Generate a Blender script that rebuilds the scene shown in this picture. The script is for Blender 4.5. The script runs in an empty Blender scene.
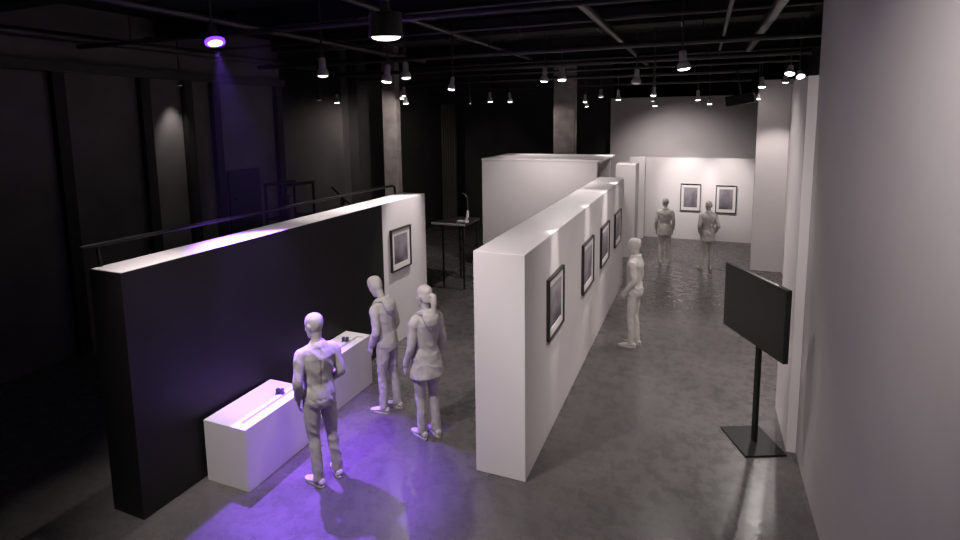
import bpy, bmesh, math, random
from mathutils import Vector, Matrix, noise

random.seed(7)
scene = bpy.context.scene
COL = scene.collection
V = Vector
PI = math.pi

# ------------------------------------------------------------------ materials
def mat(name, color, rough=0.6, spec=0.4, metal=0.0, bump=0.0, bscale=40.0, var=0.0, vscale=3.0, emit=None, estr=0.0):
    m = bpy.data.materials.new(name)
    m.use_nodes = True
    nt = m.node_tree
    b = nt.nodes['Principled BSDF']
    b.inputs['Base Color'].default_value = (*color, 1)
    b.inputs['Roughness'].default_value = rough
    b.inputs['Specular IOR Level'].default_value = spec
    b.inputs['Metallic'].default_value = metal
    if var > 0 or bump > 0:
        tc = nt.nodes.new('ShaderNodeTexCoord')
    if var > 0:
        n = nt.nodes.new('ShaderNodeTexNoise')
        n.inputs['Scale'].default_value = vscale
        n.inputs['Detail'].default_value = 6
        nt.links.new(tc.outputs['Object'], n.inputs['Vector'])
        r = nt.nodes.new('ShaderNodeValToRGB')
        r.color_ramp.elements[0].position = 0.3
        r.color_ramp.elements[1].position = 0.7
        r.color_ramp.elements[0].color = (*[c * (1 - var) for c in color], 1)
        r.color_ramp.elements[1].color = (*[min(1, c * (1 + var)) for c in color], 1)
        nt.links.new(n.outputs['Fac'], r.inputs['Fac'])
        nt.links.new(r.outputs['Color'], b.inputs['Base Color'])
    if bump > 0:
        n2 = nt.nodes.new('ShaderNodeTexNoise')
        n2.inputs['Scale'].default_value = bscale
        n2.inputs['Detail'].default_value = 4
        nt.links.new(tc.outputs['Object'], n2.inputs['Vector'])
        bp = nt.nodes.new('ShaderNodeBump')
        bp.inputs['Strength'].default_value = bump
        bp.inputs['Distance'].default_value = 0.01
        nt.links.new(n2.outputs['Fac'], bp.inputs['Height'])
        nt.links.new(bp.outputs['Normal'], b.inputs['Normal'])
    if emit:
        b.inputs['Emission Color'].default_value = (*emit, 1)
        b.inputs['Emission Strength'].default_value = estr
    return m

M = {}
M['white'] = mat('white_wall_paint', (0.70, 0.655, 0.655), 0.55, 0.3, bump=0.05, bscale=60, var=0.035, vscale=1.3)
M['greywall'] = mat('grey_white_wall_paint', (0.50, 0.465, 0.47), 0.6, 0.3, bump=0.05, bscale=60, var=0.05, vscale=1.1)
M['darkpaint'] = mat('charcoal_paint', (0.011, 0.0098, 0.0098), 0.55, 0.25, bump=0.04, bscale=50, var=0.15, vscale=1.5)
M['black'] = mat('black_paint', (0.012, 0.011, 0.011), 0.55, 0.3)
M['blackmetal'] = mat('black_metal', (0.010, 0.0095, 0.0095), 0.5, 0.18)
M['pipe'] = mat('dark_pipe', (0.036, 0.033, 0.033), 0.42, 0.5, metal=0.3, var=0.25, vscale=2.0)
M['ceil'] = mat('black_ceiling', (0.022, 0.020, 0.020), 0.85, 0.2, var=0.3, vscale=0.7)
M['darkwall'] = mat('dark_back_wall', (0.040, 0.036, 0.035), 0.7, 0.25, var=0.2, vscale=1.2, bump=0.05)
M['dimwall'] = mat('dim_grey_back_wall', (0.085, 0.076, 0.073), 0.75, 0.25, var=0.18, vscale=1.0, bump=0.05)
M['panel'] = mat('dark_wall_panel', (0.12, 0.11, 0.107), 0.6, 0.3, var=0.2, vscale=1.4)
M['column'] = mat('rough_concrete_column', (0.20, 0.175, 0.165), 0.8, 0.2, var=0.25, vscale=3.5, bump=0.2, bscale=14)
M['stone'] = mat('matte_grey_mannequin', (0.47, 0.437, 0.415), 0.75, 0.25, var=0.05, vscale=9)
M['frame'] = mat('black_frame', (0.020, 0.018, 0.018), 0.4, 0.4)
M['matboard'] = mat('white_matboard', (0.72, 0.68, 0.67), 0.8, 0.2)
M['plinth'] = mat('white_plinth', (0.72, 0.68, 0.69), 0.5, 0.35, var=0.02, vscale=2)
M['screen'] = mat('dark_screen', (0.012, 0.0115, 0.0115), 0.4, 0.35)
M['bezel'] = mat('black_bezel', (0.010, 0.010, 0.010), 0.35, 0.4)
M['can'] = mat('grey_lamp_can', (0.42, 0.39, 0.39), 0.45, 0.4)
M['candark'] = mat('dark_lamp_can', (0.032, 0.030, 0.030), 0.5, 0.4)
M['lens'] = mat('glowing_lens', (0.9, 0.9, 0.9), 0.3, 0.3, emit=(1.0, 0.95, 0.93), estr=9.0)
M['lensdim'] = mat('soft_glowing_lens', (0.9, 0.9, 0.9), 0.3, 0.3, emit=(1.0, 0.93, 0.91), estr=1.1)
M['lensoff'] = mat('faint_lens', (0.6, 0.58, 0.57), 0.3, 0.3, emit=(1.0, 0.93, 0.91), estr=0.12)
M['lensviolet'] = mat('violet_lens', (0.6, 0.5, 0.9), 0.3, 0.3, emit=(0.42, 0.20, 1.0), estr=14.0)
M['lensring'] = mat('violet_lens_ring', (0.3, 0.2, 0.8), 0.3, 0.3, emit=(0.13, 0.03, 1.0), estr=1.6)
M['exhibit'] = mat('dark_exhibit', (0.03, 0.026, 0.045), 0.35, 0.5)
M['pale'] = mat('pale_plastic', (0.62, 0.58, 0.57), 0.5, 0.4)

def floor_mat():
    m = bpy.data.materials.new('polished_concrete')
    m.use_nodes = True
    nt = m.node_tree
    b = nt.nodes['Principled BSDF']
    tc = nt.nodes.new('ShaderNodeTexCoord')
    def nz(scale, detail, rough, dist=0.0):
        n = nt.nodes.new('ShaderNodeTexNoise')
        n.inputs['Scale'].default_value = scale
        n.inputs['Detail'].default_value = detail
        n.inputs['Roughness'].default_value = rough
        n.inputs['Distortion'].default_value = dist
        nt.links.new(tc.outputs['Object'], n.inputs['Vector'])
        return n
    n1 = nz(0.9, 8, 0.6, 0.0)
    n2 = nz(5.5, 14, 0.72, 0.0)
    mx = nt.nodes.new('ShaderNodeMath'); mx.operation = 'MULTIPLY_ADD'
    mx.inputs[1].default_value = 0.55
    h = nt.nodes.new('ShaderNodeMath'); h.operation = 'MULTIPLY'; h.inputs[1].default_value = 0.45
    nt.links.new(n2.outputs['Fac'], h.inputs[0])
    nt.links.new(n1.outputs['Fac'], mx.inputs[0])
    nt.links.new(h.outputs[0], mx.inputs[2])
    r = nt.nodes.new('ShaderNodeValToRGB')
    e = r.color_ramp.elements
    e[0].position = 0.28; e[0].color = (0.055, 0.050, 0.049, 1)
    e[1].position = 0.70; e[1].color = (0.118, 0.107, 0.105, 1)
    nt.links.new(mx.outputs[0], r.inputs['Fac'])
    nt.links.new(r.outputs['Color'], b.inputs['Base Color'])
    r2 = nt.nodes.new('ShaderNodeMapRange')
    r2.inputs['From Min'].default_value = 0.3; r2.inputs['From Max'].default_value = 0.7
    r2.inputs['To Min'].default_value = 0.20; r2.inputs['To Max'].default_value = 0.36
    nt.links.new(n2.outputs['Fac'], r2.inputs['Value'])
    nt.links.new(r2.outputs['Result'], b.inputs['Roughness'])
    b.inputs['Specular IOR Level'].default_value = 0.55
    n3 = nz(9, 6, 0.6)
    bp = nt.nodes.new('ShaderNodeBump'); bp.inputs['Strength'].default_value = 0.035; bp.inputs['Distance'].default_value = 0.02
    nt.links.new(n3.outputs['Fac'], bp.inputs['Height'])
    nt.links.new(bp.outputs['Normal'], b.inputs['Normal'])
    return m
M['floor'] = floor_mat()

def print_mat(name, seed, axis=2):
    """abstract dark print: soft dark-violet cloud with a paler patch"""
    m = bpy.data.materials.new(name)
    m.use_nodes = True
    nt = m.node_tree
    b = nt.nodes['Principled BSDF']
    tc = nt.nodes.new('ShaderNodeTexCoord')
    sep = nt.nodes.new('ShaderNodeSeparateXYZ')
    nt.links.new(tc.outputs['Generated'], sep.inputs[0])
    n = nt.nodes.new('ShaderNodeTexNoise')
    n.inputs['Scale'].default_value = 2.3; n.inputs['Detail'].default_value = 3
    mp = nt.nodes.new('ShaderNodeMapping'); mp.inputs['Location'].default_value = (seed * 3.1, seed * 1.7, seed)
    nt.links.new(tc.outputs['Generated'], mp.inputs[0]); nt.links.new(mp.outputs[0], n.inputs['Vector'])
    a = nt.nodes.new('ShaderNodeMath'); a.operation = 'MULTIPLY_ADD'; a.inputs[1].default_value = 0.45
    nt.links.new(sep.outputs['Z'], a.inputs[0]); nt.links.new(n.outputs['Fac'], a.inputs[2])
    r = nt.nodes.new('ShaderNodeValToRGB')
    e = r.color_ramp.elements
    e[0].position = 0.35; e[0].color = (0.045, 0.04, 0.052, 1)
    e[1].position = 0.95; e[1].color = (0.30, 0.27, 0.30, 1)
    nt.links.new(a.outputs[0], r.inputs['Fac'])
    nt.links.new(r.outputs['Color'], b.inputs['Base Color'])
    b.inputs['Roughness'].default_value = 0.5
    return m

# ------------------------------------------------------------------ mesh helpers
class MB:
    def __init__(self):
        self.bm = bmesh.new()
    def box(self, x0, x1, y0, y1, z0, z1):
        vs = [self.bm.verts.new(p) for p in ((x0,y0,z0),(x1,y0,z0),(x1,y1,z0),(x0,y1,z0),(x0,y0,z1),(x1,y0,z1),(x1,y1,z1),(x0,y1,z1))]
        for f in ((3,2,1,0),(4,5,6,7),(0,1,5,4),(1,2,6,5),(2,3,7,6),(3,0,4,7)):
            self.bm.faces.new([vs[i] for i in f])
        return self
    def prism(self, pts, z0, z1):
        lo = [self.bm.verts.new((x, y, z0)) for x, y in pts]
        hi = [self.bm.verts.new((x, y, z1)) for x, y in pts]
        n = len(pts)
        self.bm.faces.new(list(reversed(lo))); self.bm.faces.new(hi)
        for i in range(n):
            j = (i + 1) % n
            self.bm.faces.new((lo[i], lo[j], hi[j], hi[i]))
        return self
    def loft(self, rings, n=20, cap=True):
        """rings: (center, u, v) -> ellipse c + u cos + v sin"""
        loops = []
        for c, u, v in rings:
            c, u, v = V(c), V(u), V(v)
            loops.append([self.bm.verts.new(c + u * math.cos(2*PI*k/n) + v * math.sin(2*PI*k/n)) for k in range(n)])
        for a, b in zip(loops, loops[1:]):
            for k in range(n):
                j = (k + 1) % n
                self.bm.faces.new((a[k], a[j], b[j], b[k]))
        if cap:
            self.bm.faces.new(list(reversed(loops[0]))); self.bm.faces.new(loops[-1])
        return self
    def tube(self, pts, radii, ref=(0, 1, 0), n=16, round_ends=True, flat=1.0, sub=5):
        """tapered limb through pts; radii per point; flat = second-axis ratio"""
        P = [V(p) for p in pts]
        Rr = list(radii)
        # catmull-rom resample
        if sub > 1 and len(P) > 2:
            Q, S = [], []
            for i in range(len(P) - 1):
                p0, p1, p2, p3 = P[max(i-1,0)], P[i], P[i+1], P[min(i+2,len(P)-1)]
                for k in range(sub):
                    t = k / sub
                    Q.append(0.5*((2*p1)+(p2-p0)*t+(2*p0-5*p1+4*p2-p3)*t*t+(3*p1-p0-3*p2+p3)*t**3))
                    tt = t*t*(3-2*t)
                    S.append(Rr[i]*(1-tt)+Rr[i+1]*tt)
            Q.append(P[-1]); S.append(Rr[-1])
            P, Rr = Q, S
        rings = []
        ref = V(ref)
        m = len(P)
        for i in range(m):
            t = (P[min(i+1, m-1)] - P[max(i-1, 0)]).normalized()
            u = t.cross(ref)
            if u.length < 1e-3: u = t.cross(V((1, 0.2, 0)))
            u.normalize(); w = u.cross(t).normalized()
            if i == 0 and round_ends:
                for a in (80, 55, 28):
                    a = math.radians(a)
                    rings.append((P[0] - t*Rr[0]*math.sin(a), u*Rr[0]*math.cos(a), w*Rr[0]*flat*math.cos(a)))
            rings.append((P[i], u*Rr[i], w*Rr[i]*flat))
            if i == m-1 and round_ends:
                for a in (28, 55, 80):
                    a = math.radians(a)
                    rings.append((P[-1] + t*Rr[-1]*math.sin(a), u*Rr[-1]*math.cos(a), w*Rr[-1]*flat*math.cos(a)))
        return self.loft(rings, n)
    def cyl(self, p0, p1, r0, r1=None, n=20):
        r1 = r0 if r1 is None else r1
        p0, p1 = V(p0), V(p1)
        t = (p1 - p0).normalized()
        u = t.cross(V((0, 0, 1)) if abs(t.z) < 0.9 else V((1, 0, 0))).normalized()
        w = u.cross(t)
        return self.loft([(p0, u*r0, w*r0), (p1, u*r1, w*r1)], n)
    def lathe(self, prof, n=24, center=(0, 0, 0)):
        c = V(center)
        return self.loft([(c + V((0, 0, z)), V((r, 0, 0)), V((0, r, 0))) for r, z in prof], n)
    def ball(self, c, rx, ry, rz, n=16):
        c = V(c)
        rings = []
        for k in range(1, 10):
            a = -PI/2 + PI*k/10
            rings.append((c + V((0,0,rz*math.sin(a))), V((rx*math.cos(a),0,0)), V((0,ry*math.cos(a),0))))
        return self.loft(rings, n)
    def xform(self, mx):
        self.bm.transform(mx); return self
    def build(self, name, m, parent=None, bevel=0.0, smooth=False, loc=None, rotz=0.0):
        bmesh.ops.recalc_face_normals(self.bm, faces=self.bm.faces)
        me = bpy.data.meshes.new(name)
        if bevel > 0:
            es = [e for e in self.bm.edges if len(e.link_faces) == 2 and e.calc_face_angle(0) > 0.6]
            bmesh.ops.bevel(self.bm, geom=es, offset=bevel, segments=2, profile=0.5, affect='EDGES', clamp_overlap=True)
        self.bm.to_mesh(me); self.bm.free()
        me.materials.append(m)
        if smooth:
            for p in me.polygons: p.use_smooth = True
            try: me.set_sharp_from_angle(angle=math.radians(40))
            except Exception: pass
        o = bpy.data.objects.new(name, me)
        COL.objects.link(o)
        if parent: o.parent = parent
        if loc: o.location = loc
        if rotz: o.rotation_euler.z = rotz
        return o

def tag(o, label=None, cat=None, group=None, kind=None):
    if label: o['label'] = label
    if cat: o['category'] = cat
    if group: o['group'] = group
    if kind: o['kind'] = kind
    return o

def thing(name, label, cat, loc=(0, 0, 0), rotz=0.0, group=None):
    o = bpy.data.objects.new(name, None)
    o.empty_display_size = 0.1
    COL.objects.link(o)
    o.location = loc; o.rotation_euler = (0, 0, rotz)
    return tag(o, label, cat, group)

def struct(name, mb, m, label, cat='wall', bevel=0.0):
    o = mb.build(name, m, bevel=bevel)
    return tag(o, label, cat, kind='structure')

# ------------------------------------------------------------------ room shell
CZ = 5.7
struct('floor', MB().box(-14.2, 3.2, -3.2, 19.2, -0.2, 0), M['floor'], 'polished dark grey concrete floor with cloudy mottling', 'floor')
struct('ceiling', MB().box(-14.2, 3.2, -3.2, 19.2, CZ, CZ+0.2), M['ceil'], 'black open ceiling above the pipes', 'ceiling')
struct('wall_back', MB().box(-14.2, -2.8, 18.6, 18.9, 0, CZ), M['darkwall'], 'black rear wall behind the left part of the hall', 'wall')
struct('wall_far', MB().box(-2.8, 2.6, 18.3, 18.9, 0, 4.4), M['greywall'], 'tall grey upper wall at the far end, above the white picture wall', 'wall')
struct('wall_end', MB().box(-1.62, 2.6, 17.9, 18.2, 0, 2.53), M['white'], 'low white far wall carrying two framed pictures', 'wall')
struct('wall_block', MB().box(1.2, 2.6, 14.75, 14.87, 0, 4.62), M['white'], 'tall white wall panel facing us to the right of the far pictures', 'wall')
struct('wall_recess', MB().box(1.88, 2.3, 7.69, 14.75, 0, 4.5), M['white'], 'white wall at the back of the right-hand recess', 'wall')
struct('wall_pilaster', MB().box(1.0, 2.3, 6.68, 7.69, 0, 4.2), M['white'], 'white wall pier standing just behind the screen stand', 'wall')
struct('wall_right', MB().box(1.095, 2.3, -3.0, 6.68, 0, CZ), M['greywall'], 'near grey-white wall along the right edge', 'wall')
struct('wall_left', MB().box(-9.9, -9.5, -3.0, 10.62, 0, CZ), M['panel'], 'dark panelled wall at left behind the dark partition', 'wall')
struct('wall_alcove', MB().box(-13.6, -9.1, 12.5, 12.8, 0, CZ), M['dimwall'], 'dim grey wall to the right of the dark panelled wall', 'wall')
struct('wall_side', MB().box(-9.1, -8.8, 12.8, 18.6, 0, CZ), M['darkwall'], 'black side wall beside the dim grey wall', 'wall')
struct('wall_outer', MB().box(-14.2, -13.6, -3.2, 18.6, 0, CZ), M['darkwall'], 'black outer wall', 'wall')
struct('wall_near', MB().box(-14.2, 3.2, -3.2, -3.0, 0, CZ), M['darkwall'], 'dark wall behind the viewpoint', 'wall')
struct('wall_far_right', MB().box(2.6, 3.2, -3.0, 18.9, 0, CZ), M['darkwall'], 'black wall behind the white right-hand walls', 'wall')

# vertical ribs and top rail on the left panelled wall
RIB = [(-0.2, 'far left'), (1.9, ''), (4.0, ''), (5.6, ''), (7.05, ''), (7.95, ''), (8.62, ''), (10.45, '')]
for k, (y, _) in enumerate(RIB):
    struct('trim_%d' % (k+1), MB().box(-9.5, -9.38, y-0.09, y+0.09, 0, 4.62), M['black'], 'black vertical rib on the dark panelled wall', 'trim')
struct('trim_9', MB().box(-9.5, -9.32, -3.0, 10.6, 4.62, 4.78), M['pipe'], 'horizontal rail along the top of the dark panelled wall', 'trim')
d = struct('door_1', MB().box(-9.5, -9.45, 8.85, 9.75, 0, 2.75), M['black'], 'black door in the dark panelled wall', 'door')
MB().tube([(-9.45, 9.0, 2.12), (-9.39, 9.0, 2.12)], [0.03, 0.04]).tube([(-9.39, 9.0, 2.12), (-9.39, 9.14, 2.13)], [0.018, 0.015]).build('door_handle', M['pipe'], d, smooth=True)

# columns
def column(x0, x1, y0, lab, dep=0.12):
    t = thing('concrete_column', lab, 'column', ((x0+x1)/2, y0+(x1-x0)/2, 0))
    w = (x1-x0)/2
    MB().box(-w, w, -w, -w+dep*2, 0, CZ).build('shaft', M['column'], t, bevel=0.015)
    MB().box(-w-0.02, w+0.02, -w-0.02, -w+dep*2+0.02, 0, 0.12).build('base', M['black'], t, bevel=0.005)
column(-7.70, -7.30, 12.3, 'rough grey square column rising behind the white end of the dark partition')
column(-3.86, -3.26, 15.0, 'rough grey square column behind the tall white box room')

# ------------------------------------------------------------------ partition walls
# dark partition with white top and white end
px0, px1 = -4.862, -4.715
t = thing('partition_wall', 'long freestanding partition with charcoal face, white top and white far end', 'partition wall', (-5.05, 6.0, 0))
def fx(y): return px0 + (px1-px0)*(y-3.28)/(8.75-3.28)
off = Matrix.Translation((5.05, -6.0, 0))
MB().prism([(-5.29, 3.265), (fx(3.265)-0.012, 3.265), (fx(8.88)-0.012, 8.88), (-5.19, 8.88)], 0, 2.45).xform(off).build('wall_body', M['white'], t, bevel=0.004)
y0 = 7.47
tag(MB().prism([(fx(3.25)-0.012, 3.25), (fx(3.25), 3.25), (fx(y0), y0), (fx(y0)-0.012, y0)], 0, 2.445).xform(off).build('front_panel', M['darkpaint'], t), 'charcoal painted front panel')
tag(MB().prism([(-5.29, 3.25), (fx(3.25)-0.012, 3.25), (fx(3.25)-0.012, 3.265), (-5.29, 3.265)], 0, 2.445).xform(off).build('end_panel', M['darkpaint'], t), 'charcoal painted near end')
MB().prism([(fx(y0)-0.012, y0), (fx(y0), y0), (fx(8.88), 8.88), (fx(8.88)-0.012, 8.88)], 0, 2.45).xform(off).build('white_panel', M['white'], t)

# black handrail along the partition top
t = thing('handrail', 'thin black pipe handrail running along the back of the dark partition top', 'handrail', (-5.25, 6.0, 0))
MB().tube([(-0.04, -2.8, 2.66), (0.0, 2.62, 2.60), (0.03, 2.66, 2.585), (0.035, 2.67, 2.455)], [0.022]*4, sub=1, n=12).build('rail', M['blackmetal'], t, smooth=True)
MB().cyl((-0.01, -2.66, 2.455), (-0.04, -2.66, 2.655), 0.016, n=10).build('post', M['blackmetal'], t, smooth=True)

# central long white wall
t = thing('partition_wall', 'long thick freestanding white wall hung with four framed pictures', 'partition wall', (-1.88, 8.8, 0))
o = MB().box(-0.28, 0.28, -3.70, 3.75, 0, 2.445).build('wall_body', M['white'], t, bevel=0.006)

# tall white box room behind
t = thing('display_booth', 'tall white box-shaped booth behind the long white wall', 'booth', (-3.6, 13.5, 0))
MB().box(-1.46, 1.38, -0.9, -0.8, 0, 2.78).build('front_wall', M['white'], t, bevel=0.004)
MB().box(-1.46, -1.36, -0.8, 1.0, 0, 2.78).build('side_wall', M['white'], t, bevel=0.004)
MB().box(-1.46, 1.38, 1.0, 1.1, 0, 2.78).build('back_wall', M['white'], t, bevel=0.004)
MB().box(-1.47, 1.49, -0.91, 1.12, 2.78, 2.82).build('roof', M['white'], t, bevel=0.004)

# short white panels beyond
t = thing('partition_wall', 'short white wall panel standing beyond the far end of the long white wall', 'partition wall', (-1.78, 15.4, 0))
MB().box(-0.36, 0.16, -0.4, 0.4, 0, 2.54).build('wall_body', M['white'], t, bevel=0.006)
t = thing('partition_wall', 'white wall panel butting the far picture wall at its left', 'partition wall', (-1.78, 17.2, 0))
MB().box(-0.3, 0.16, 0.35, 0.69, 0, 2.56).build('wall_body', M['white'], t, bevel=0.006)

# ------------------------------------------------------------------ framed pictures
def picture(loc, rotz, w, h, label, seed, group, border=0.095, tilt=0.0):
    """local: picture in xz-plane, facing -y, back at y=0"""
    t = thing('framed_picture', label, 'picture', loc, rotz, group)
    t.rotation_euler = (tilt, 0, rotz)
    a, b, d, fw = w/2, h/2, 0.042, 0.021
    mb = MB()
    mb.box(-a, a, -d, 0, b-fw, b).box(-a, a, -d, 0, -b, -b+fw).box(-a, -a+fw, -d, 0, -b+fw, b-fw).box(a-fw, a, -d, 0, -b+fw, b-fw)
    mb.build('frame', M['frame'], t)
    mm = MB()
    pw, ph = a-fw-border*0.8, b-fw-border
    mm.box(-a+fw, a-fw, -0.022, 0, ph, b-fw).box(-a+fw, a-fw, -0.022, 0, -b+fw, -ph)
    mm.box(-a+fw, -pw, -0.022, 0, -ph, ph).box(pw, a-fw, -0.022, 0, -ph, ph)
    mm.build('mat_board', M['matboard'], t)
    MB().box(-pw, pw, -0.018, 0, -ph, ph).build('print', print_mat('dark_print_%d' % seed, seed), t)
    return t
WX = -1.6
G = 'pictures along the long white wall'
picture((WX, 6.29, 1.585), PI/2, 0.74, 0.74, 'framed dark print nearest the near end of the long white wall', 1, G)
picture((WX, 8.31, 1.54), PI/2, 0.84, 0.76, 'framed dark print on the long white wall, second from its near end', 2, G)
picture((WX, 9.90, 1.52), PI/2, 0.86, 0.72, 'framed dark print on the long white wall, third from its near end', 3, G)
picture((WX, 11.52, 1.50), PI/2, 0.84, 0.70, 'framed dark print nearest the far end of the long white wall', 4, G)
G = 'pictures on the far white wall'
picture((-0.285, 17.9, 1.315), 0, 0.58, 0.84, 'upright framed dark print on the far white wall, left of the two', 5, G)
picture((0.71, 17.9, 1.295), 0, 0.57, 0.84, 'upright framed dark print on the far white wall, right of the two', 6, G)
picture((fx(7.98)+0.001, 7.98, 1.625), PI/2 - 0.029, 0.62, 0.72, 'framed dark print on the white end of the dark partition', 7, None)

# ------------------------------------------------------------------ plinths with exhibits
def plinth(x0, x1, y0, y1, h, label):
    cx, cy = (x0+x1)/2, (y0+y1)/2
    a, b = (x1-x0)/2, (y1-y0)/2
    t = thing('plinth', label, 'plinth', (cx, cy, 0), 0, 'white display plinths')
    MB().box(-a, a, -b, b, 0, h-0.03).build('body', M['plinth'], t)
    s0, s1, q0, q1 = a-0.16, a-0.035, -b+0.09, b-0.09     # long sunk groove near the front edge
    mb = MB().box(-a, s0, -b, b, h-0.03, h).box(s1, a, -b, b, h-0.03, h).box(s0, s1, -b, q0, h-0.03, h).box(s0, s1, q1, b, h-0.03, h)
    mb.build('top', M['plinth'], t)
    return cx, cy, a, b
cx, cy, a, b = plinth(-4.785, -4.212, 3.925, 4.90, 0.68, 'white box plinth beside the standing man in a fitted jacket, nearer to us')
def exhibit(loc, label, s=1.0):
    t = thing('small_exhibit', label, 'exhibit', loc, 0.3, 'little exhibits on the plinths')
    MB().box(-0.05*s, 0.05*s, -0.03*s, 0.03*s, 0, 0.008).build('base', M['exhibit'], t, bevel=0.002)
    for k in (-1, 1):
        MB().box(k*0.026*s-0.018*s, k*0.026*s+0.018*s, -0.02*s, 0.02*s, 0.008, 0.06*s).build('block', M['exhibit'], t, bevel=0.004)
exhibit((-4.42, 4.66, 0.68), 'tiny dark twin-block exhibit on the nearer white plinth')
plinth(-4.77, -4.345, 5.38, 6.42, 0.725, 'white box plinth in front of the man in the hooded top, farther from us')
exhibit((-4.55, 6.10, 0.725), 'tiny dark twin-block exhibit on the farther white plinth')

# ------------------------------------------------------------------ screen on stand
t = thing('display_screen', 'large black flat screen on a pole stand beside the right wall', 'screen', (0.66, 6.75, 0))
ph = math.radians(-62.4)
bm_ = MB().box(-0.30, 0.30, -0.235, 0.235, 0, 0.022)
bm_.xform(Matrix.Rotation(math.radians(-66), 4, 'Z')).build('base_plate', M['blackmetal'], t, bevel=0.004)
MB().box(-0.035, 0.035, -0.02, 0.02, 0.022, 1.72).xform(Matrix.Translation((0.02, 0.0, 0)) @ Matrix.Rotation(ph, 4, 'Z')).build('pole', M['blackmetal'], t, bevel=0.005)
S = Matrix.Translation((0.621-0.66, 6.724-6.75, 0)) @ Matrix.Rotation(ph, 4, 'Z') @ Matrix.Translation((0, -0.012, 0))
w2, zb, zt = 0.58, 1.225, 2.015
case = MB().box(-w2, w2, -0.03, 0.03, zb, zt).xform(S).build('casing', M['bezel'], t, bevel=0.006)
MB().box(-w2+0.012, w2-0.012, -0.032, -0.028, zb+0.02, zt-0.012).xform(S).build('panel', M['screen'], t)
MB().box(-0.2, 0.2, 0.02, 0.05, 1.42, 1.82).xform(S).build('mount_bracket', M['blackmetal'], t)

# ------------------------------------------------------------------ dim equipment behind the partition
t = thing('bar_table', 'tall black table with a pale-edged top behind the dark partition', 'table', (-5.0, 11.3, 0))
MB().prism([(-0.68, -0.45), (0.22, -0.45), (0.22, 0.45), (-0.3, 0.5)], 1.44, 1.49).build('tabletop', M['black'], t, bevel=0.004)
tag(MB().box(-0.60, 0.22, -0.47, -0.45, 1.455, 1.50).build('edge_strip', M['pale'], t, bevel=0.004), 'pale strip along the front edge')
for sx, sy in ((-0.34, -0.4), (0.16, -0.4), (-0.28, 0.4), (0.16, 0.4)):
    MB().cyl((sx, sy, 0), (sx, sy, 1.44), 0.025, n=10).build('leg', M['blackmetal'], t, smooth=True)
t = thing('monitor_stand', 'pale L-shaped stand with a dark upright on the tall black table', 'stand', (-4.90, 11.05, 1.492))
MB().box(-0.14, 0.10, -0.08, 0.08, 0, 0.05).build('foot', M['pale'], t, bevel=0.01)
MB().tube([(0.05, 0, 0.04), (0.09, 0, 0.14), (0.10, 0, 0.27)], [0.035, 0.035, 0.025], ref=(0,1,0)).build('arm', M['pale'], t, smooth=True)
MB().tube([(0.10, 0, 0.27), (0.10, 0, 0.52), (0.06, 0, 0.62), (-0.03, 0, 0.66)], [0.022, 0.02, 0.018, 0.016]).build('upright', M['candark'], t, smooth=True)
t = thing('equipment_rack', 'dark pipe-framed equipment rack standing behind the dark partition', 'rack', (-7.5, 8.8, 0))
for y in (-0.42, 0.40):
    for x in (0, -0.5):
        MB().cyl((x, y, 0), (x, y, 2.56), 0.03, n=10).build('post', M['black'], t, smooth=True)
MB().cyl((0, -0.44, 2.56), (0, 0.42, 2.54), 0.035, n=10).cyl((-0.5, -0.44, 2.56), (-0.5, 0.42, 2.54), 0.035, n=10).build('top_bar', M['black'], t, smooth=True)
for z in (0.5, 1.2, 1.85):
    MB().box(-0.52, 0.02, -0.40, 0.38, z, z+0.03).build('shelf', M['black'], t, bevel=0.003)
tag(MB().box(-0.2, 0.015, -0.36, -0.22, 1.88, 2.35).build('control_unit', M['dimwall'], t, bevel=0.015), 'grey control unit')
t = thing('equipment_case', 'low dark case beside the pipe-framed rack behind the partition', 'case', (-7.4, 9.55, 0))
MB().box(-0.3, 0.3, -0.25, 0.85, 0, 1.85).build('body', M['black'], t, bevel=0.02)
MB().box(0.29, 0.31, -0.15, -0.02, 1.6, 1.72).build('plate', M['dimwall'], t, bevel=0.004)
t = thing('boom_stand', 'dark angled boom stand rising behind the partition rail', 'stand', (-7.4, 10.0, 1.85))
MB().cyl((0, 0, 0), (0, 0.0, 0.25), 0.018, n=10).build('upright', M['blackmetal'], t, smooth=True)
MB().cyl((0, -0.32, 0.52), (0, 0.36, 0.02), 0.02, n=10).build('boom', M['blackmetal'], t, smooth=True)
MB().tube([(0.02, -0.02, 0.3), (0.03, 0.07, 0.17), (0.03, 0.02, 0.06)], [0.03, 0.035, 0.028]).build('clamp', M['pipe'], t, smooth=True)
cur = MB()
pts = []
for k in range(41):
    x = -8.32 + 0.0145*k
    pts.append((x, 17.0 + 0.06*math.sin(k*1.05)))
for k in range(40, -1, -1):
    x = -8.32 + 0.0145*k
    pts.append((x, 17.03 + 0.06*math.sin(k*1.05)))
o = cur.prism(pts, 0.02, 4.3).build('curtain', M['dimwall'])
tag(o, 'narrow grey curtain hanging against the black rear wall', 'curtain')

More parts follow.
